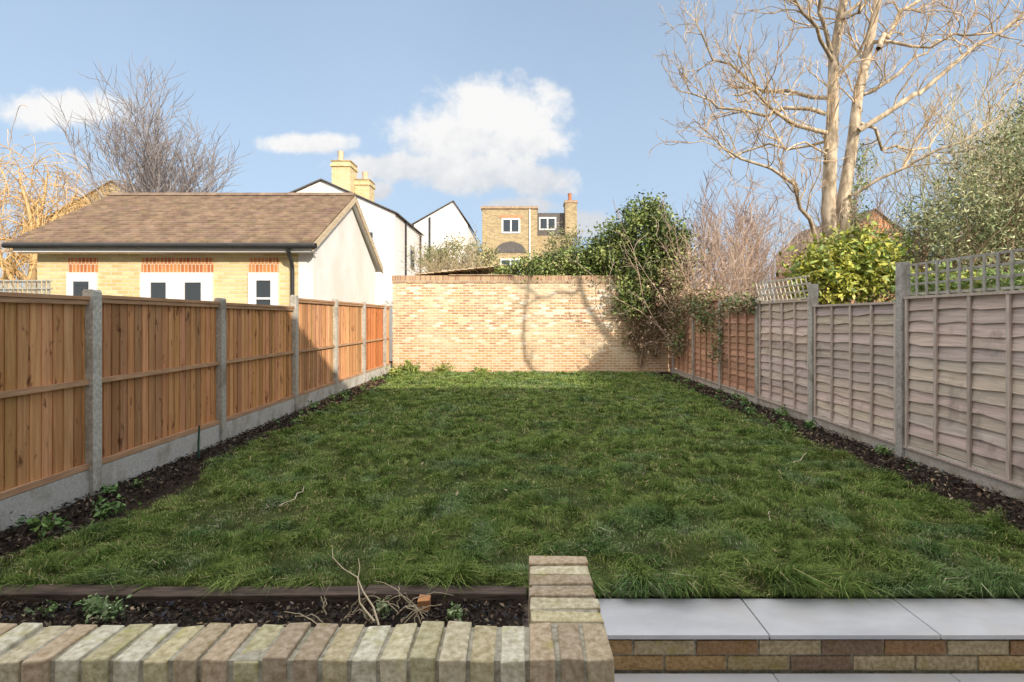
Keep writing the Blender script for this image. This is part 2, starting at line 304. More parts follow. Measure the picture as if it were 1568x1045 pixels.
# ------------------------------------------------------------------ right fence
b=MB(); X=4.37
rp=[2.35,4.19,6.03,7.89,9.71,11.54,13.35,15.1]; ph=[2.2,2.2,2.25,2.12,1.98,2.0,2.1,2.1]; pt=[1.82,1.82,1.77,1.86,1.9,2.0,2.1,2.1]; tr=[1,1,0,2,0,0,0,0]
for i,y in enumerate(rp):
    c=R_(.8,1.0)*.95; 
    b.box(X-.03,X+.07,y-.05,y+.05,-.2,ph[i],m_conc,(c,c,c*1.02))
for i in range(len(rp)):
    y0=rp[i]+.052; y1=(rp[i+1] if i+1<len(rp) else 15.6)-.052; zt=pt[i]; zb=.17
    br=1.0 if i<4 else .75; brr=(1,1,1) if i<4 else (1.1,.8,.62)
    b.box(X+.005,X+.05,y0,y1,-.1,zb-.01,m_conc2,(.85,.8,.75))
    nb=13; hh=(zt-zb)/nb
    for q in range(nb):
        z0=zb+q*hh; k=R_(.75,1.15)*br; cc=(k*brr[0],k*brr[1]*R_(.95,1.03),k*brr[2]*R_(.92,1.06)); ns=7; js=[R_(-.018,.018) for _ in range(ns+1)]
        for s in range(ns):
            ya=y0+(y1-y0)*s/ns; yb=y0+(y1-y0)*(s+1)/ns
            b.hexa([(X+.010,ya,z0+js[s]),(X+.028,ya,z0+js[s]),(X+.028,yb,z0+js[s+1]),(X+.010,yb,z0+js[s+1]),(X+.036,ya,z0+hh+.02),(X+.044,ya,z0+hh+.02),(X+.044,yb,z0+hh+.02),(X+.036,yb,z0+hh+.02)],m_wood2,cc)
    for q in range(5):
        yy=y0+.02+(y1-y0-.04-.035)*q/4; k=R_(.85,1.1)*br
        b.box(X-.012,X+.008,yy,yy+.035,zb-.02,zt,m_batten,(k*brr[0],k*brr[1],k*brr[2]))
    k=R_(.9,1.1)*br
    b.box(X-.018,X+.055,y0,y1,zt+.002,zt+.03,m_batten,(k*brr[0],k*brr[1],k*brr[2])); b.box(X-.015,X+.007,y0,y1,zb-.045,zb-.022,m_batten,(k,k,k))
    if tr[i]:
        t0=zt+.035; t1=t0+.36; lean=0 if tr[i]==1 else R_(.04,.1)
        n=13; tc_=(1,1,1) if tr[i]==1 else (1.35,1.3,1.2)
        for q in range(n):
            yy=y0+.01+(y1-y0-.03)*q/(n-1); xx=X+.02
            b.hexa([(xx,yy,t0),(xx+.014,yy,t0),(xx+.014,yy+.025,t0),(xx,yy+.025,t0)]+[(xx-lean,yy+(lean*1.2),t1),(xx+.014-lean,yy+lean*1.2,t1),(xx+.014-lean,yy+.025+lean*1.2,t1),(xx-lean,yy+.025+lean*1.2,t1)],m_trel,tc_)
        for q in range(4):
            zz=t0+.01+(t1-t0-.03)*q/3; xo=lean*(zz-t0)/(t1-t0); o=X+.036-xo
            b.box(o,o+.012,y0,y1,zz,zz+.025,m_trel,tc_)
b.build('weathered_fence')
# ------------------------------------------------------------------ rear wall
b=MB(); b.box(-3.88,4.9,15.62,15.84,-.2,2.66,m_gwall); b.box(-3.90,4.92,15.60,15.86,2.66,2.885,m_cop)
b.box(-2.2,-.3,15.55,15.9,2.888,2.91,m_cop); b.build('brick_wall')
b=MB()
b.box(-3.3,-.5,16.6,18.4,-.2,2.95,m_stock); 
for i in range(14):
    x0=-3.4+i*.21; z=2.98+.022*i; b.box(x0,x0+.2,16.4,18.6,z,z+.03,m_timber if i%3 else m_cop)
b.build('lean_to_shed')

# ------------------------------------------------------------------ garage
def roofrows(b,x0,x1,y0,z0,y1,z1,rows,mat,xj=.0):
    for i in range(rows):
        ta=i/rows; tb=(i+1)/rows; n=34; off=(i%2)*.5
        for s in range(n+1):
            xa=max(x0,x0+(x1-x0)*(s-off)/n); xb=min(x1,x0+(x1-x0)*(s+1-off)/n); k=R_(.8,1.15)
            if xb-xa<.01: continue
            ya=y0+(y1-y0)*ta; yb=y0+(y1-y0)*tb; za=z0+(z1-z0)*ta; zb=z0+(z1-z0)*tb
            sh=.024+R_(0,.008)
            b.hexa([(xa,ya,za-.02),(xb,ya,za-.02),(xb,yb,zb-.02),(xa,yb,zb-.02),(xa,ya,za+sh),(xb,ya,za+sh),(xb,yb,zb+.002),(xa,yb,zb+.002)],mat,(k,k*R_(.94,1.04),k*R_(.9,1.05)))
G=empty('brick_garage')
b=MB(); b.box(-9.75,-4.50,10.5,10.7,-.2,2.9,m_yellow)
b.box(-9.75,-9.55,10.702,14.9,-.2,2.9,m_yellow); b.build('front_wall',G)
b=MB(); b.prism([(-4.2,10.49,-.2),(-4.2,14.9,-.2),(-4.2,14.9,2.98),(-4.2,12.7,4.40),(-4.2,10.49,2.98)],(-.298,0,0),m_render,(1,1,1)); 
b.box(-9.55,-4.5,14.75,14.9,-.2,2.9,m_render); b.build('gable_wall',G)
b=MB(); roofrows(b,-10.0,-4.06,10.15,3.09,12.7,4.6,26,m_tile); roofrows(b,-10.0,-4.06,15.2,3.09,12.7,4.6,20,m_tile)
for i in range(18): b.prism([(-10.0+i*.33,12.58,4.57),(-10.0+i*.33,12.7,4.66),(-10.0+i*.33,12.82,4.57)],(.32,0,0),m_tile,(R_(.85,1.1),)*3)
b.build('roof',G)
b=MB()
for ya,za,yb,zb in ((10.15,3.05,12.7,4.56),(15.2,3.05,12.7,4.56)):
    b.hexa([(-4.09,ya,za-.14),(-4.05,ya,za-.14),(-4.05,yb,zb-.14),(-4.09,yb,zb-.14),(-4.09,ya,za),(-4.05,ya,za),(-4.05,yb,zb),(-4.09,yb,zb)],m_timber)
    b.hexa([(-4.3,ya,za-.10),(-4.09,ya,za-.10),(-4.09,yb,zb-.10),(-4.3,yb,zb-.10),(-4.3,ya,za-.08),(-4.09,ya,za-.08),(-4.09,yb,zb-.08),(-4.3,yb,zb-.08)],m_white)
b.build('bargeboard',G)
b=MB(); b.box(-9.95,-4.1,10.2,10.24,2.9,3.03,m_white); b.box(-9.95,-4.1,10.24,10.485,2.903,2.92,m_white); b.build('fascia',G)
P,Rr_=limb([(-10.05,10.13,3.02),(-4.0,10.13,3.01)],.055,.055,4,0); V1,F1=tubes(P,Rr_,10)
P,Rr_=limb([(-4.55,10.13,3.0),(-4.55,10.16,2.88),(-4.6,10.42,2.72),(-4.6,10.45,2.6)],.038,.038,7,0); V2,F2=tubes(P,Rr_,10)
P,Rr_=limb([(-4.6,10.45,2.62),(-4.6,10.45,0)],.038,.038,3,0); V3,F3=tubes(P,Rr_,10)
V,F,C=join([(V1,F1,(1,1,1)),(V2,F2,(1,1,1)),(V3,F3,(1,1,1))]); npmesh('gutter_and_downpipe',V,F,C,[m_black],parent=G,smooth=True)
def win(b,x0,x1,y,z0,z1,panes,f=.06,dy=-1):
    ya,yb=sorted((y,y+.05*dy)); b.box(x0,x1,ya,yb,z0,z1,m_white)
    for p0,p1,q0,q1 in panes:
        ya,yb=sorted((y+.053*dy,y+.045*dy)); b.box(p0,p1,ya,yb,q0,q1,m_glass)
        ya,yb=sorted((y+.07*dy,y+.045*dy))
        b.box(p0-.03,p0,ya,yb,q0-.03,q1+.03,m_white); b.box(p1,p1+.03,ya,yb,q0-.03,q1+.03,m_white)
        b.box(p0,p1,ya,yb,q1,q1+.03,m_white); b.box(p0,p1,ya,yb,q0-.03,q0,m_white)
b=MB()
win(b,-9.12,-8.53,10.5,1.3,2.52,[(-8.98,-8.66,1.45,2.34)])
win(b,-7.65,-6.21,10.5,1.3,2.52,[(-7.43,-7.12,1.45,2.32),(-6.75,-6.42,1.45,2.32)])
win(b,-5.49,-4.90,10.5,1.3,2.52,[(-5.32,-5.03,1.45,2.36),])
b.box(-5.32,-5.03,10.42,10.452,1.98,2.02,m_white)
b.build('windows',G)
b=MB()
for x0,x1 in ((-9.12,-8.53),(-7.65,-6.21),(-5.49,-4.9)): b.box(x0,x1,10.492,10.5,2.525,2.82,m_redb)
b.build('window_lintels',G)

# ------------------------------------------------------------------ houses beyond
def gable_house(name,xl,xr,xm,zl,zr,zm,y0,y1,wm,rm,ov=.12):
    E=empty(name); b=MB()
    b.prism([(xl,y0,-.2),(xr,y0,-.2),(xr,y0,zr),(xm,y0,zm),(xl,y0,zl)],(0,y1-y0,0),wm); b.build('walls',E)
    b=MB(); t=.05
    b.hexa([(xl-ov,y0-ov,zl-.02),(xm,y0-ov,zm+.02),(xm,y1,zm+.02),(xl-ov,y1,zl-.02),(xl-ov,y0-ov,zl-.02+t),(xm,y0-ov,zm+.02+t),(xm,y1,zm+.02+t),(xl-ov,y1,zl-.02+t)],rm)
    b.hexa([(xm+.003,y0-ov,zm+.02),(xr+ov,y0-ov,zr-.02),(xr+ov,y1,zr-.02),(xm+.003,y1,zm+.02),(xm+.003,y0-ov,zm+.02+t),(xr+ov,y0-ov,zr-.02+t),(xr+ov,y1,zr-.02+t),(xm+.003,y1,zm+.02+t)],rm)
    b.build('roof',E); return E
H=gable_house('white_house',-11.6,-5.36,-8.45,6.0,6.02,7.4,22,28,m_render,m_slate)
b=MB()
for (x0,x1,y0,y1,z0,z1) in ((-8.25,-7.45,22.6,23.5,6.4,8.4),(-7.44,-6.8,23.2,24.0,6.0,7.75)):
    b.box(x0,x1,y0,y1,z0,z1,m_yellow); b.box(x0-.05,x1+.05,y0-.05,y1+.05,z1-.22,z1-.12,m_yellow); b.box(x0-.03,x1+.03,y0-.03,y1+.03,z1,z1+.05,m_stock)
b.build('chimney_stack',H)
pts=[((-8.0,23,8.4),(-8.0,23,8.95)),((-7.1,23.6,7.8),(-7.1,23.6,8.2))]
Q=np.array(pts); V,F=tubes(np.stack([Q[:,0],(Q[:,0]+Q[:,1])/2,Q[:,1]],1),np.tile([.15,.12,.14],(2,1)),10); npmesh('chimney_pots',V,F,(1,1,1),[m_timber],parent=H)
b=MB(); win(b,-6.6,-6.2,22,4.9,5.3,[(-6.52,-6.28,4.97,5.22)]);
b.box(-5.36,-5.28,23.8,23.88,2,6.0,m_black); b.box(-5.355,-5.33,25,25.8,4.0,5.1,m_glass); b.box(-5.36,-5.28,27.2,27.3,2,5.9,m_black); b.build('windows_and_pipes',H)
H2=gable_house('white_house',-6.3,-3.15,-3.95,6.95,7.0,8.3,30,36,m_render,m_slate)
b=MB(); b.box(-5.35,-5.27,29.9,29.98,3,7.4,m_black); b.box(-5.0,-4.1,29.96,29.998,4.3,5.6,m_white); b.box(-4.9,-4.2,29.93,29.958,4.4,5.5,m_glass); b.box(-6.3,-6.22,29.9,29.98,3,7,m_black); b.build('windows_and_pipes',H2)
H3=gable_house('house_behind_trees',-23.5,-17.2,-20.4,6.6,6.6,8.4,26,34,m_stock,m_tile)
b=MB(); win(b,-20,-19,26,3.5,4.8,[(-19.9,-19.1,3.6,4.7)]); b.build('window',H3)
H4=empty('brick_building'); b=MB()
b.box(-2.7,1.0,35,41,-.2,8.95,m_stock); b.box(-2.78,1.05,34.9,41.1,8.95,9.1,m_cop); b.box(1.003,3.5,36,41,-.2,7.3,m_stock); b.box(1.003,3.5,36.4,41,7.3,8.95,m_slate); b.build('walls',H4)
b=MB(); b.box(2.95,3.75,35.9,37.2,7.3,9.7,m_stock); b.box(2.9,3.8,35.85,37.25,9.55,9.72,m_cop); b.build('chimney_stack',H4)
V,F=tubes(np.array([[(3.3,36.4,9.7),(3.3,36.4,10.0),(3.3,36.4,10.3)]]),np.array([[.16,.12,.15]]),10); npmesh('chimney_pot',V,F,(1,1,1),[m_pot],parent=H4)
b=MB(); win(b,-1.4,-.15,35,7.3,8.3,[(-1.28,-.82,7.4,8.2),(-.72,-.26,7.4,8.2)]); win(b,1.15,2.35,36.4,7.75,8.65,[(1.25,1.7,7.85,8.55),(1.8,2.25,7.85,8.55)])
win(b,-1.5,-.1,35,4.2,5.6,[(-1.4,-.85,4.3,5.5),(-.75,-.2,4.3,5.5)])
b.box(.45,.53,34.92,34.99,3,8.9,m_white); b.box(-1.5,-.05,34.97,34.998,8.3,8.5,m_redb); b.build('windows_and_pipe',H4)
a=MB(); n=10; a.prism([(-.8+1.05*math.cos(math.pi*i/n),34.96,6.0+.75*math.sin(math.pi*i/n)) for i in range(n+1)],(0,.035,0),m_slate); a.build('arched_window',H4)
H5=gable_house('red_brick_house',16,19.5,17.5,5.4,5.4,7.0,26,33,m_redb,m_tile)
b=MB(); win(b,17.3,18.3,26,3.6,4.8,[(17.4,18.2,3.7,4.7)]); b.box(16.3,17,27,28,6,8.0,m_redb); b.build('window_and_chimney',H5)
H7=empty('terraced_house'); b=MB()
b.box(-18,20,-10,-1.6,-.2,7.45,m_render); b.box(-18.1,20.1,-10.1,-1.5,7.45,7.6,m_cop); b.build('walls',H7)
b=MB()
for x in (-14,-9,-4,1,6,11,16):
    win(b,x,x+1.2,-1.6,4.3,5.9,[(x+.1,x+.55,4.4,5.8),(x+.65,x+1.1,4.4,5.8)],dy=1); win(b,x-.5,x+1.7,-1.6,.0,2.1,[(x-.4,x+.55,.1,2),(x+.65,x+1.6,.1,2)],dy=1)
b.build('windows',H7)
b=MB()
for i in range(12): b.box(-10.0+i*.09,-9.98+i*.09+.03,9.9,9.92,1.9,2.3,m_trel)
for z in (2.0,2.15,2.3): b.box(-10.1,-8.9,9.87,9.897,z,z+.03,m_trel)
b.build('trellis_panel')

# ------------------------------------------------------------------ foreground wall
b=MB()
pal=[(.64,.56,.37),(.72,.64,.42),(.58,.48,.34),(.76,.69,.50),(.62,.57,.37),(.52,.42,.31),(.70,.63,.46),(.64,.51,.37),(.78,.74,.60)]
fp=[(.38,.34,.3),(.26,.25,.25),(.48,.38,.28),(.55,.5,.42),(.38,.28,.21),(.6,.56,.5)]
y0,y1=1.345,1.508; zt=.72
x=.237
while x>-3.2:
    w=.0645+R_(-.003,.003); c=random.choice(pal)
    b.box(x-w,x,y0+R_(-.006,.006),y1+R_(-.006,.006),zt-.102,zt+R_(-.005,.005),m_brickS,c,j=.003); x-=.0768
y=y1+.010
while y<1.93:
    w=.059+R_(-.002,.002); b.box(.024+R_(-.004,.004),.235+R_(-.004,.004),y,y+w,zt-.102,zt+R_(-.004,.004),m_brickS,random.choice(pal),j=.003); y+=.0712
for r in range(11):
    z1=zt-.112-r*.075; x=.235-(r%2)*.11
    while x>-3.2:
        b.box(x-.215,x,y0+.002,y0+.1,z1-.065,z1,m_brickS,random.choice(fp),j=.0018); x-=.225
    b.box(.13,.233,y0+.11,y0+.3,z1-.065,z1,m_brickS,random.choice(fp),j=.001); b.box(.13,.233,y0+.31,y0+.5,z1-.065,z1,m_brickS,random.choice(fp),j=.001)
o=b.build('brick_planter_wall',bevel=.004)
b=MB(); b.box(-3.2,.229,y0+.008,y1-.008,-.22,zt-.006,m_mortar); b.box(.032,.228,y1-.007,1.925,-.22,zt-.006,m_mortar); b.build('mortar',o)
b=MB(); 
xs=[-3.9,-2.2,-.9,.03]
for i in range(3): b.box(xs[i],xs[i+1]-.006,2.93+R_(0,.015),3.04,-.15,.042+R_(0,.012),m_sleeper,j=.006)
b.box(.0,.05,1.93,3.05,-.22,-.01,m_sleeper); b.build('timber_edging',bevel=.006)
b=MB()
xs=[.25,.385,1.25,2.115,2.98,3.845,4.36]
for i in range(6):
    c=R_(.95,1.03); b.box(xs[i]+.004,xs[i+1]-.004,2.64,2.985,-.022,0,m_slab,(c,c,c))
b.box(.24,4.36,2.655,2.98,-.03,-.024,m_sleeper); b.box(.24,4.4,2.674,2.98,-.22,-.031,m_mortar)
rc=[(.52,.35,.18),(.40,.25,.14),(.58,.43,.24),(.30,.21,.15),(.48,.38,.22),(.56,.46,.30),(.44,.30,.17)]
for r in range(2):
    x=.25-(r%2)*.16
    while x<4.35:
        b.box(x,x+.308,2.664+R_(-.002,.002),2.75,-.118-r*.082+.005,-.042-r*.082,m_brickS,random.choice(rc),j=.002); x+=.32
b.build('stone_step',bevel=.002)
b=MB()
for r in range(6):
    for i in range(8):
        x0=.25+(i-2)*.9+.12; ya=2.655-(r+1)*.605
        c=R_(.95,1.03)
        if x0+.9>.3 or ya<.7: b.box(max(x0,.243)+.0025 if ya>.7 else x0+.0025,x0+.8975,ya+.0025,ya+.6,-.222,-.2,m_slab,(c,c,c))
b.box(-3,5,-1.5,2.66,-.25,-.223,m_mortar); b.build('patio_paving',bevel=.002)
V,F=tubes(np.array([[(-3.72,6.0,0),(-3.72,6.0,.18),(-3.71,6.0,.37)]]),np.array([[.011,.011,.010]]),8); npmesh('garden_stake',V,F,(1,1,1),[M('green_plastic',(.03,.1,.08),(.03,.08,.06),4,.5,0)])
b=MB(); b.box(-.575,-.51,2.86,2.92,-.01,.055,M('cut_wood',(.6,.3,.13),(.45,.2,.09),30,.8,.3),j=.004); b.build('wood_block',bevel=.003)
st=[]
for _ in range(26):
    a=R_(0,6.3); l=R_(.1,.32); p=np.array([-.85+R_(-.25,.35),2.8+R_(-.1,.1),.01]); q=p+np.array([math.cos(a)*l,math.sin(a)*l*.4,R_(.0,.16)]); mid=(p+q)/2+np.array([0,0,R_(.02,.07)])
    st.append(limb([p,mid,q],.0035,.0015,7,.006))
for pts in ([(-.72,2.55,.12),(-.86,2.75,.1),(-.95,3.0,.09),(-1.02,3.25,.12)],[(-.7,2.55,.1),(-.8,2.7,.15),(-.9,2.9,.13),(-1.15,3.15,.15),(-1.2,3.3,.16)]): st.append(limb(pts,.006,.002,7,.008))
P=np.concatenate([s[0] for s in st]); Q=np.concatenate([s[1] for s in st]); V,F=tubes(P,Q,5); npmesh('dead_stems',V,F,(.55,.46,.32),[m_twig])
st=[limb([(-2.0,4.3,.06),(-1.93,4.45,.075),(-1.98,4.75,.07)],.005,.003,7,.01),limb([(2.9,5.6,.05),(3.2,5.9,.06)],.006,.003,7,.01),limb([(1.9,4.0,.05),(1.95,4.15,.07)],.005,.003,7,.004)]
P=np.concatenate([s[0] for s in st]); Q=np.concatenate([s[1] for s in st]); V,F=tubes(P,Q,5); npmesh('fallen_twig',V,F,(.7,.6,.45),[m_twig])
V,F,C=chips(-3.2,3.5,3.2,9,60,[(.6,.5,.3),(.45,.32,.16)],.012,.03,.05); npmesh('fallen_leaves',V,F,C,[m_chip])

# ------------------------------------------------------------------ trees
def tree_obj(name,levels,mat,cols,sides,extra=None):
    parts=[]
    for (P,Q),c,k in zip(levels,cols,sides):
        Q=Q.copy(); Q[:,-1]*=.12
        V,F=tubes(P,Q,k); C=np.repeat(np.array(c)[None]*rng.uniform(.75,1.2,(len(P),1)),P.shape[1]*k,0); parts.append((V,F,C))
    V,F,C=join(parts); o=npmesh(name,V,F,C,[mat],smooth=True)
    return o
def cat(l): return np.concatenate([a for a,_ in l]),np.concatenate([b for _,b in l])
def big_tree(cx,cy,name):
    g=lambda pts:[(cx+(p[0]-1280)*.0175,cy+p[2],1.6+(488-p[1])*.0175) for p in pts]
    A=limb(g([(1278,560,0),(1275,370,0),(1270,250,.1),(1280,150,.1),(1274,70,0),(1292,0,-.1),(1300,-70,0)]),.23,.09,9,.03)
    B=limb(g([(1290,560,.2),(1300,365,.2),(1310,230,.3),(1325,160,.4),(1348,60,.5),(1368,-40,.4),(1380,-110,.5)]),.21,.08,9,.03)
    S=[([(1265,228,0),(1235,215,-.3),(1190,195,-.6),(1150,180,-.8),(1110,172,-1),(1075,185,-1.2)],.10,.03),
       ([(1265,175,0),(1200,162,.3),(1130,150,.6),(1095,140,.8),(1055,112,.9)],.09,.02),
       ([(1250,368,0),(1218,320,-.5),(1180,285,-.8),(1135,262,-1.1),(1085,268,-1.2),(1062,230,-1.4)],.085,.025),
       ([(1278,150,0),(1240,130,.8),(1205,95,1.2),(1160,70,1.5),(1120,30,1.7),(1090,-30,1.8)],.09,.03),
       ([(1272,80,0),(1245,40,-.5),(1215,-10,-.8),(1200,-60,-1)],.09,.03),
       ([(1276,95,0),(1225,60,-.6),(1180,20,-1.0),(1130,-10,-1.3),(1070,10,-1.5)],.08,.02),
       ([(1315,200,0),(1370,160,-.5),(1425,130,-.8),(1470,85,-1.0),(1540,35,-1.3)],.11,.04),
       ([(1345,75,0),(1385,25,.5),(1430,-10,.8),(1480,-60,1)],.10,.04),
       ([(1325,160,.3),(1350,130,1),(1400,100,1.4),(1470,30,1.8),(1568,0,2)],.09,.03),
       ([(1305,300,0),(1350,270,-.6),(1400,250,-1),(1460,200,-1.3),(1500,120,-1.5)],.06,.02),
       ([(1280,40,0),(1320,10,-.6),(1340,-40,-.8)],.08,.03),
       ([(1270,215,0),(1225,200,.8),(1180,225,1.2),(1140,215,1.5),(1100,150,1.6)],.06,.02),
       ([(1275,120,0),(1300,95,-.5),(1320,50,-.8),(1310,-20,-1)],.07,.03),
       ([(1320,180,.3),(1370,210,.8),(1430,215,1.2),(1500,180,1.5),(1560,140,1.8)],.07,.02),
       ([(1350,50,.5),(1400,70,0),(1460,60,-.5),(1530,90,-.8)],.07,.02),
       ([(1262,250,0),(1225,238,-.6),(1180,260,-1.1),(1150,240,-1.4),(1130,200,-1.5)],.05,.015)]
    S=[limb(g(p),a*.68,c*.8,9,.11) for p,a,c in S]
    l0=cat([A,B]); l1=cat(S)
    s1=spawn(*l1,11,.15,1,.8,2.2,.5,1.2,.45,.26,.14,.5,.4,7,.022)
    s1b=spawn(l0[0][:,3:],l0[1][:,3:],12,.2,1,.9,2.4,.6,1.2,.35,.26,.14,.4,.4,7,.024)
    s1=cat([s1,s1b]); s2=spawn(*s1,5,.2,1,.35,1.1,.4,1.1,.25,.24,.12,.6,.45,6,.011); s3=spawn(*s2,2,.3,1,.15,.5,.4,1,.1,.25,.05,.7,.5,4,.007)
    s1=(s1[0],np.maximum(s1[1],.011)); s2=(s2[0],np.maximum(s2[1],.008)); s3=(s3[0],np.maximum(s3[1],.006))
    return tree_obj(name,[l0,l1,s1,s2,s3],m_bark,[(1.05,1,.95),(1.1,1.05,.98),(1.25,1.12,.95),(1.35,1.15,.92),(1.35,1.12,.88)],[12,8,5,3,3])
big_tree(8.4,14,'bare_tree')
# neighbour's tree to the right, outside the frame; its limbs throw the shadows on the rear wall
A=limb([(12.6,5,-.2),(12.5,5,3),(12.0,5,4.9),(11.1,5,6.0),(10.15,5,6.9),(9.47,5,7.8),(9.08,5,8.8),(8.9,5,10)],.17,.05,12,.05)
S=[limb(p,a,c,12,.06) for p,a,c in (([(12.5,5,3.6),(11,5.2,4.4),(9.0,5.2,4.9),(7.6,5.1,5.7),(7.35,5,6.8),(7.5,5,7.9),(7.75,5,9.6)],.08,.03),
   ([(9.1,5,8.5),(8.2,5,8.2),(7.4,5,8.4),(6.8,5,9.2)],.05,.02),([(12.4,5,3.5),(13.2,5,6),(13,5,8)],.12,.04),([(10.4,5,6.7),(10.6,5,7.8),(10.3,5,9)],.06,.02),([(10.9,5,6.1),(10.3,5,5.8),(9.6,5,6.6),(9.0,5,7.2)],.04,.015))]
S=cat(S); s1=spawn(*S,8,.2,1,.6,1.6,.5,1.1,.3,.2,.1,.45,.4,6,.022); s2=spawn(*s1,4,.2,1,.3,.9,.4,1.1,.2,.2,.1,.6,.5,5,.01)
tree_obj('bare_tree',[(A[0],A[1]),S,s1,s2],m_bark,[(1,1,1)]*4,[10,8,5,3])

def fan_tree(name,cx,cy,h,spread,n0,col,seed,thick=.12,trunk=.3,m1=10,m2=6,up=.25,sub=1.0,rmin=.007):
    T=limb([(cx,cy,-.2),(cx+.05,cy,h*trunk)],thick,thick*.7,9,.02)
    s0=spawn(*T,n0,.7,1,h*.42,h*.66,.12,spread,up,.07,.04,.7,.25,9)
    s1=spawn(*s0,m1,.2,1,h*.12*sub,h*.26*sub,.3,.8,up,.12,.06,.5,.3,6); s2=spawn(*s1,m2,.2,1,h*.05*sub,h*.13*sub,.3,.9,.1,.15,.05,.6,.5,5)
    s1=(s1[0],np.maximum(s1[1],rmin*1.2)); s2=(s2[0],np.maximum(s2[1],rmin))
    return tree_obj(name,[T,s0,s1,s2],m_twig,[col]*4,[8,6,4,3])
fan_tree('bare_tree',-14.0,20,9.9,.85,26,(.34,.30,.29),1,m1=12,m2=8,thick=.09,trunk=.4,up=.35,sub=.85,rmin=.009)
fan_tree('bare_tree',-20.6,20,8.6,.9,10,(.55,.38,.18),1,m1=9,m2=5)
for (x,y,h,n,c) in ((6.6,19,7.4,11,(.50,.36,.29)),(8.6,20,7.2,11,(.50,.36,.28)),(10.5,18,6.2,9,(.5,.38,.28)),(15,17,9.5,14,(.62,.55,.36)),(18,19,11.5,16,(.62,.54,.37)),(13,21,9,11,(.5,.38,.28)),(16.5,16,8,12,(.58,.55,.35)),(14.5,15.5,8.5,12,(.66,.58,.40)),(17,17,10.5,14,(.66,.58,.42))):
    fan_tree('bare_tree',x,y,h,.55,n,c,1,thick=.07,trunk=.2,m1=9,m2=6,rmin=.009)
def thicket(name,x0,x1,y0,y1,zb,h0,h1,n,cols,lean=.25):
    P0=np.stack([rng.uniform(x0,x1,n),rng.uniform(y0,y1,n),np.full(n,zb)],1); d=norm(rng.normal(size=(n,3))*lean+np.array([0,0,1])); L=rng.uniform(h0,h1,n)[:,None]; out=[P0];p=P0
    for s in range(7): p=p+d*L/7; out.append(p); d=norm(d+rng.normal(size=(n,3))*.16)
    a=(np.stack(out,1),np.linspace(.014,.006,8)[None].repeat(n,0)); s1=spawn(*a,7,.25,1,.3,1.1,.3,1.0,.15,.2,.0,.7,.5,5); s1=(s1[0],np.maximum(s1[1],.006))
    s2=spawn(*s1,3,.2,1,.15,.5,.3,1.0,.0,.2,.0,.8,.6,4); s2=(s2[0],np.maximum(s2[1],.0055))
    return tree_obj(name,[a,s1,s2],m_twig,[cols[0],cols[1],cols[1]],[4,3,3])
thicket('bramble_thicket',4.7,8.6,14.2,17,0,3,5.1,190,((.56,.41,.31),(.68,.52,.41)),.3)
thicket('bramble_thicket',8.6,12.5,12.5,15,0,2.6,4.6,100,((.5,.38,.26),(.6,.48,.32)),.3)
thicket('bramble_thicket',-3.2,-1.2,17,18,2.6,.5,1.4,30,((.45,.38,.25),(.5,.42,.27)),.4)
def willow(cx,cy,n0=14):
    T=limb([(cx,cy,-.2),(cx,cy,3)],.25,.18,9,.03); s0=spawn(*T,n0,.6,1,3.5,5.2,.3,1.1,.35,.12,.0,.6,.25,9)
    s1=spawn(*s0,9,.25,1,1.2,2.4,.5,1.2,.2,.15,-.18,.4,.4,8); s2=spawn(*s1,10,.2,1,1.0,2.6,.4,1.3,-.2,.13,-.34,.5,.6,9)
    s2=(s2[0],np.maximum(s2[1],.009)); s1=(s1[0],np.maximum(s1[1],.013)); return tree_obj('willow_tree',[T,s0,s1,s2],m_twig,[(.5,.38,.22),(.60,.42,.22),(.66,.44,.21),(.70,.47,.21)],[8,6,4,3])
willow(-16.9,18,19)

# ------------------------------------------------------------------ evergreens
def shrub(name,blobs,n,size,cols,clump=.18,percl=30,aspect=.5,shell=.5,stem=True,droop=0):
    parts=[leaves(blobs,n,size,cols,clump,percl,aspect,shell,droop)]
    if stem:
        S=[]
        for bb in blobs:
            for _ in range(6):
                base=(bb[0]+R_(-.15,.15)*bb[3],bb[1]+R_(-.1,.1),max(.0,bb[2]-bb[5]*1.6)); tip=(bb[0]+R_(-.8,.8)*bb[3],bb[1]+R_(-.8,.8)*bb[4],bb[2]+R_(0,.9)*bb[5]); S.append(limb([base,((base[0]*1.5+tip[0]*.5)/2,(base[1]+tip[1])/2,(base[2]+tip[2])/2),tip],.03,.006,9,.04))
        l=cat(S); s=spawn(*l,6,.3,1,.3,.8,.4,1.1,.1,.2,.0,.5,.5,5)
        for q,k in ((l,5),(s,3)):
            V,F=tubes(q[0],q[1],k); parts.append((V,F,(.28,.2,.13)))
    V,F,C=join(parts); return npmesh(name,V,F,C,[m_leaf])
g1=[(.15,.21,.05),(.22,.28,.075),(.10,.15,.04),(.31,.35,.11),(.08,.11,.035)]
shrub('holly_bush',[(3.6,15.9,4.0,1.15,1.0,1.1),(2.7,16.1,3.5,.9,.8,.75),(4.3,15.6,3.5,.8,.7,1.1),(3.2,16,3.0,1.1,.5,.6),(3.2,15.35,2.3,.45,.35,.75),(3.8,15.4,2.6,.45,.35,.6),(3.8,15.7,4.7,.5,.5,.4),(2.1,16.0,3.3,.5,.4,.4)],22000,.06,g1,.16)
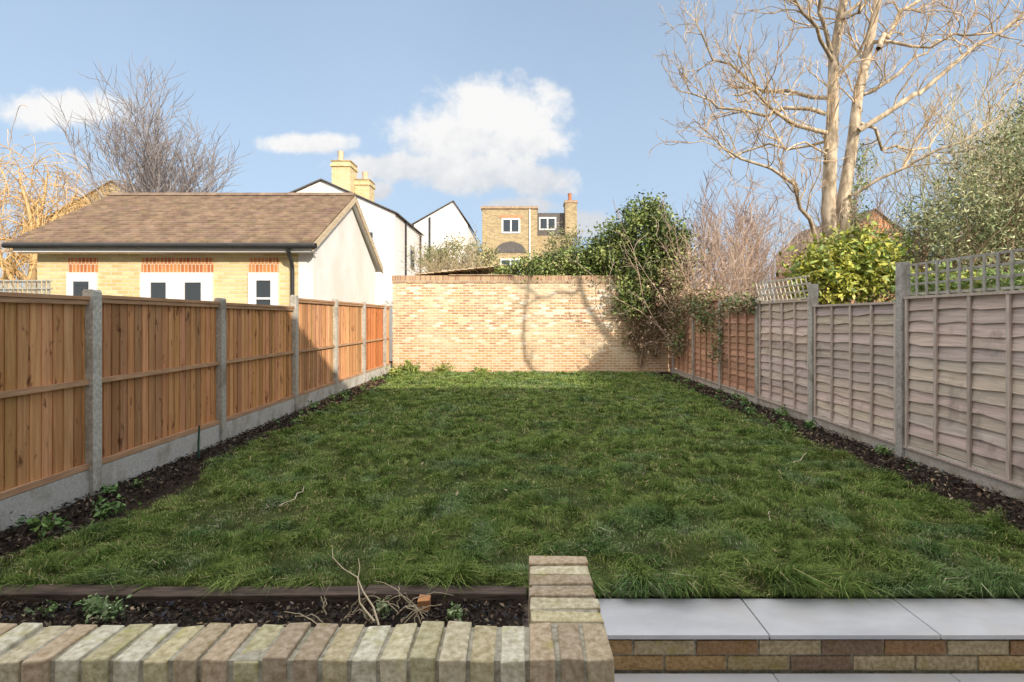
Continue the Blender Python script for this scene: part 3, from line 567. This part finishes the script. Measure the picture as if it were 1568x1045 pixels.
shrub('dry_ivy',[(4.35,15.2,2.4,.5,.5,.9),(4.6,15.5,3.2,.6,.5,.7),(4.45,14.2,2.1,.18,.7,.35),(3.9,15.45,1.5,.6,.15,.6),(4.5,12.6,2.05,.2,.9,.25),(3.5,15.5,1.0,.5,.08,.5)],9000,.045,[(.5,.33,.23),(.4,.27,.17),(.6,.44,.31),(.24,.26,.10)],.13,24)
shrub('ivy',[(.2,15.95,3.05,.75,.3,.35),(1.1,16.0,3.2,.9,.35,.45),(1.9,16.0,3.3,.6,.4,.5),(-.6,16.0,2.95,.3,.2,.15)],8000,.05,g1+[(.28,.32,.1)],.12,24,stem=False)
shrub('wild_shrub',[(-2.2,18.5,3.9,.9,.4,.55),(-3.2,18.5,3.7,.5,.4,.45),(-1.3,18.5,3.7,.5,.4,.35),(1.5,18.5,4.2,.7,.4,.6)],4500,.05,[(.3,.31,.12),(.22,.25,.1),(.38,.35,.17)],.14,20)
shrub('climbing_plant',[(4.26,12.2,1.6,.06,.5,.4),(4.26,11.4,1.2,.05,.25,.7),(4.28,10.6,1.9,.08,.5,.15),(4.25,14.4,1.3,.10,.9,.8),(4.25,13.2,1.9,.1,.7,.25),(4.28,9.9,1.9,.06,.3,.2)],5000,.035,[(.12,.2,.06),(.32,.22,.13),(.17,.22,.08),(.4,.3,.2)],.07,18,stem=False)
shrub('golden_shrub',[(6.1,10,2.5,.85,.7,.6),(6.7,10.1,2.6,.5,.6,.5),(5.6,9.8,2.35,.5,.6,.5),(6.4,10,3.0,.35,.35,.25)],7500,.065,[(.46,.46,.07),(.36,.40,.07),(.18,.26,.06),(.55,.52,.10),(.25,.33,.07)],.13,16,.42)
shrub('olive_tree',[(10.3,11.2,4.4,1.3,1.2,1.2),(9.3,11.2,3.6,1.0,1.0,.8),(11.2,11,5.4,1.1,1,1.0),(8.6,11.3,3.3,.6,.7,.5),(10.2,11,3.0,1.2,1,.8),(11.6,11,3.6,1.2,1,1.4)],20000,.055,[(.24,.29,.13),(.36,.38,.20),(.17,.22,.09),(.46,.44,.22)],.2,26,.25)
shrub('leafy_hedge',[(6.4,8,2.1,.5,.3,.22),(7.3,8,2.15,.5,.3,.25),(8.2,8,2.1,.5,.3,.3)],2500,.05,[(.2,.3,.08),(.5,.5,.12),(.28,.36,.1)],.09,18,.45,stem=False)
shrub('conifer_hedge',[(12.5,16,3.2,1.6,.8,1.5),(15,16,3.6,1.6,.8,1.8),(9.6,13.2,2.9,.8,.6,.8)],10000,.06,[(.12,.17,.07),(.17,.22,.09),(.24,.26,.12)],.2)
shrub('ivy_clad_trunk',[(9.0,14.2,3.4,.35,.3,.5),(9.1,14.3,4.6,.3,.25,.7),(9.3,14.4,5.8,.25,.2,.6)],1500,.045,[(.24,.31,.12),(.34,.37,.16)],.12,18,stem=False)

# ------------------------------------------------------------------ light & sky
EL,AZ=math.radians(25),math.radians(35)
sd=Vector((-math.sin(AZ)*math.cos(EL),math.cos(AZ)*math.cos(EL),-math.sin(EL)))
s=bpy.data.lights.new('sun','SUN'); s.energy=5.0; s.angle=math.radians(.5); s.color=(1,.90,.75)
so=link(bpy.data.objects.new('sun',s)); so.rotation_euler=sd.to_track_quat('-Z','Y').to_euler()
w=bpy.data.worlds.new('World'); scene.world=w; w.use_nodes=True; nt=w.node_tree
bg=nt.nodes['Background']; sky=nn(nt,'ShaderNodeTexSky',sky_type='NISHITA'); sky.sun_disc=False; sky.sun_elevation=EL; sky.sun_rotation=math.pi-AZ
sky.air_density=1.0; sky.dust_density=1.5; sky.ozone_density=1.2
nt.links.new(sky.outputs[0],bg.inputs[0]); bg.inputs[1].default_value=.15
tc=nn(nt,'ShaderNodeTexCoord'); sp=nn(nt,'ShaderNodeSeparateXYZ'); nt.links.new(tc.outputs['Generated'],sp.inputs[0])
def mth(op,a,b=None,c=None):
    n=nn(nt,'ShaderNodeMath',operation=op)
    for i,v in enumerate((a,b,c)):
        if v is None: continue
        if isinstance(v,(int,float)): n.inputs[i].default_value=v
        else: nt.links.new(v,n.inputs[i])
    return n.outputs[0]
yy=mth('MAXIMUM',sp.outputs[1],.05); u=mth('DIVIDE',sp.outputs[0],yy); v=mth('DIVIDE',sp.outputs[2],yy)
cb=nn(nt,'ShaderNodeCombineXYZ'); nt.links.new(u,cb.inputs[0]); nt.links.new(v,cb.inputs[1])
nz=nn(nt,'ShaderNodeTexNoise'); nz.inputs['Scale'].default_value=13; nz.inputs['Detail'].default_value=7; nz.inputs['Roughness'].default_value=.6; nt.links.new(cb.outputs[0],nz.inputs['Vector'])
lob=[(-.05,.395,.125,.065),(-.12,.345,.14,.055),(-.24,.29,.12,.03),(.0,.35,.085,.06),(.03,.265,.065,.035),(-.09,.28,.13,.04),(-.40,.335,.085,.02),(-.88,.40,.13,.035),(-.28,.245,.035,.02),(0,.215,.07,.018),(.12,.18,.07,.025)]
fld=None
for (a,c,ra,rb) in lob:
    du=mth('DIVIDE',mth('SUBTRACT',u,a),ra); dv=mth('DIVIDE',mth('SUBTRACT',v,c),rb)
    q=mth('SUBTRACT',1,mth('SQRT',mth('ADD',mth('MULTIPLY',du,du),mth('MULTIPLY',dv,dv)))); q=mth('MAXIMUM',q,-1.2)
    fld=q if fld is None else mth('SMOOTH_MAX',fld,q,.25)
F_=mth('ADD',fld,mth('MULTIPLY',mth('SUBTRACT',nz.outputs[0],.5),2.1))
mask=nn(nt,'ShaderNodeMapRange',interpolation_type='SMOOTHSTEP'); nt.links.new(F_,mask.inputs[0]); mask.inputs[1].default_value=-.3; mask.inputs[2].default_value=.38
msk=mth('MULTIPLY',mask.outputs[0],.97); msk=mth('MULTIPLY',msk,mth('GREATER_THAN',sp.outputs[1],.06))
shd=nn(nt,'ShaderNodeMapRange'); 
sv=mth('ADD',v,mth('MULTIPLY',mth('SUBTRACT',nz.outputs[0],.5),.3)); nt.links.new(sv,shd.inputs[0]); shd.inputs[1].default_value=.23; shd.inputs[2].default_value=.35
cc=mixc(nt,shd.outputs[0],(.72,.75,.80),(1,.99,.98))
b2=nn(nt,'ShaderNodeBackground'); nt.links.new(cc,b2.inputs[0]); b2.inputs[1].default_value=.97
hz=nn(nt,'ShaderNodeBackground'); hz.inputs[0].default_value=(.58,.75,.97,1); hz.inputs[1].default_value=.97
wis=nn(nt,'ShaderNodeTexNoise'); wis.inputs['Scale'].default_value=2.0; wis.inputs['Detail'].default_value=4; nt.links.new(tc.outputs['Generated'],wis.inputs['Vector'])
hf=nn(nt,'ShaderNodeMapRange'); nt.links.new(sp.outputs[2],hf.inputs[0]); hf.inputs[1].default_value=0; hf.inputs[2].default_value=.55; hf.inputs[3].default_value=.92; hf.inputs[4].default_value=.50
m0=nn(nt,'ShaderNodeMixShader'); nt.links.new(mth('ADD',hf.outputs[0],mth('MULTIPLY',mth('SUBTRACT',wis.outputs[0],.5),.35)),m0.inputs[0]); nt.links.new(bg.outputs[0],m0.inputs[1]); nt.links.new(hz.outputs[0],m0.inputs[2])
ov=nn(nt,'ShaderNodeBackground'); ov.inputs[0].default_value=(1,.96,.90,1); ov.inputs[1].default_value=2.4  # bright cloud deck overhead, out of view, added to lift the shaded garden
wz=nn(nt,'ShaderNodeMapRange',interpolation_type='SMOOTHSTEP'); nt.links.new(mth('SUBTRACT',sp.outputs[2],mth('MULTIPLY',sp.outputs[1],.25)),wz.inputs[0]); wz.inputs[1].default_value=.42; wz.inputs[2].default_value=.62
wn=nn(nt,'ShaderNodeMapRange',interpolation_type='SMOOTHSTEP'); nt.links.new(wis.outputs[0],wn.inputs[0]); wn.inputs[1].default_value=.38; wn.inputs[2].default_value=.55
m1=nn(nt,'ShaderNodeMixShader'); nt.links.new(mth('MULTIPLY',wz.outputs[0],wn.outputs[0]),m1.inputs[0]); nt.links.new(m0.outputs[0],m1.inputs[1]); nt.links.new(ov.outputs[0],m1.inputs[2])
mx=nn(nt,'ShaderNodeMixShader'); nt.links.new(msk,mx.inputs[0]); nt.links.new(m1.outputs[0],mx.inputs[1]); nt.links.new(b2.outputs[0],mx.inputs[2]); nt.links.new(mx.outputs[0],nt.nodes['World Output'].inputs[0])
scene.view_settings.view_transform='Standard'; scene.view_settings.look='None'; scene.view_settings.exposure=0

# ------------------------------------------------------------------ camera
cam=bpy.data.cameras.new('camera'); co=link(bpy.data.objects.new('camera',cam)); co.location=(0,0,1.6); co.rotation_euler=(math.radians(90),0,0)
cam.sensor_width=36; cam.lens=18.37; cam.shift_x=-.0102; cam.shift_y=-.022; cam.clip_start=.05; cam.clip_end=3000
scene.camera=co
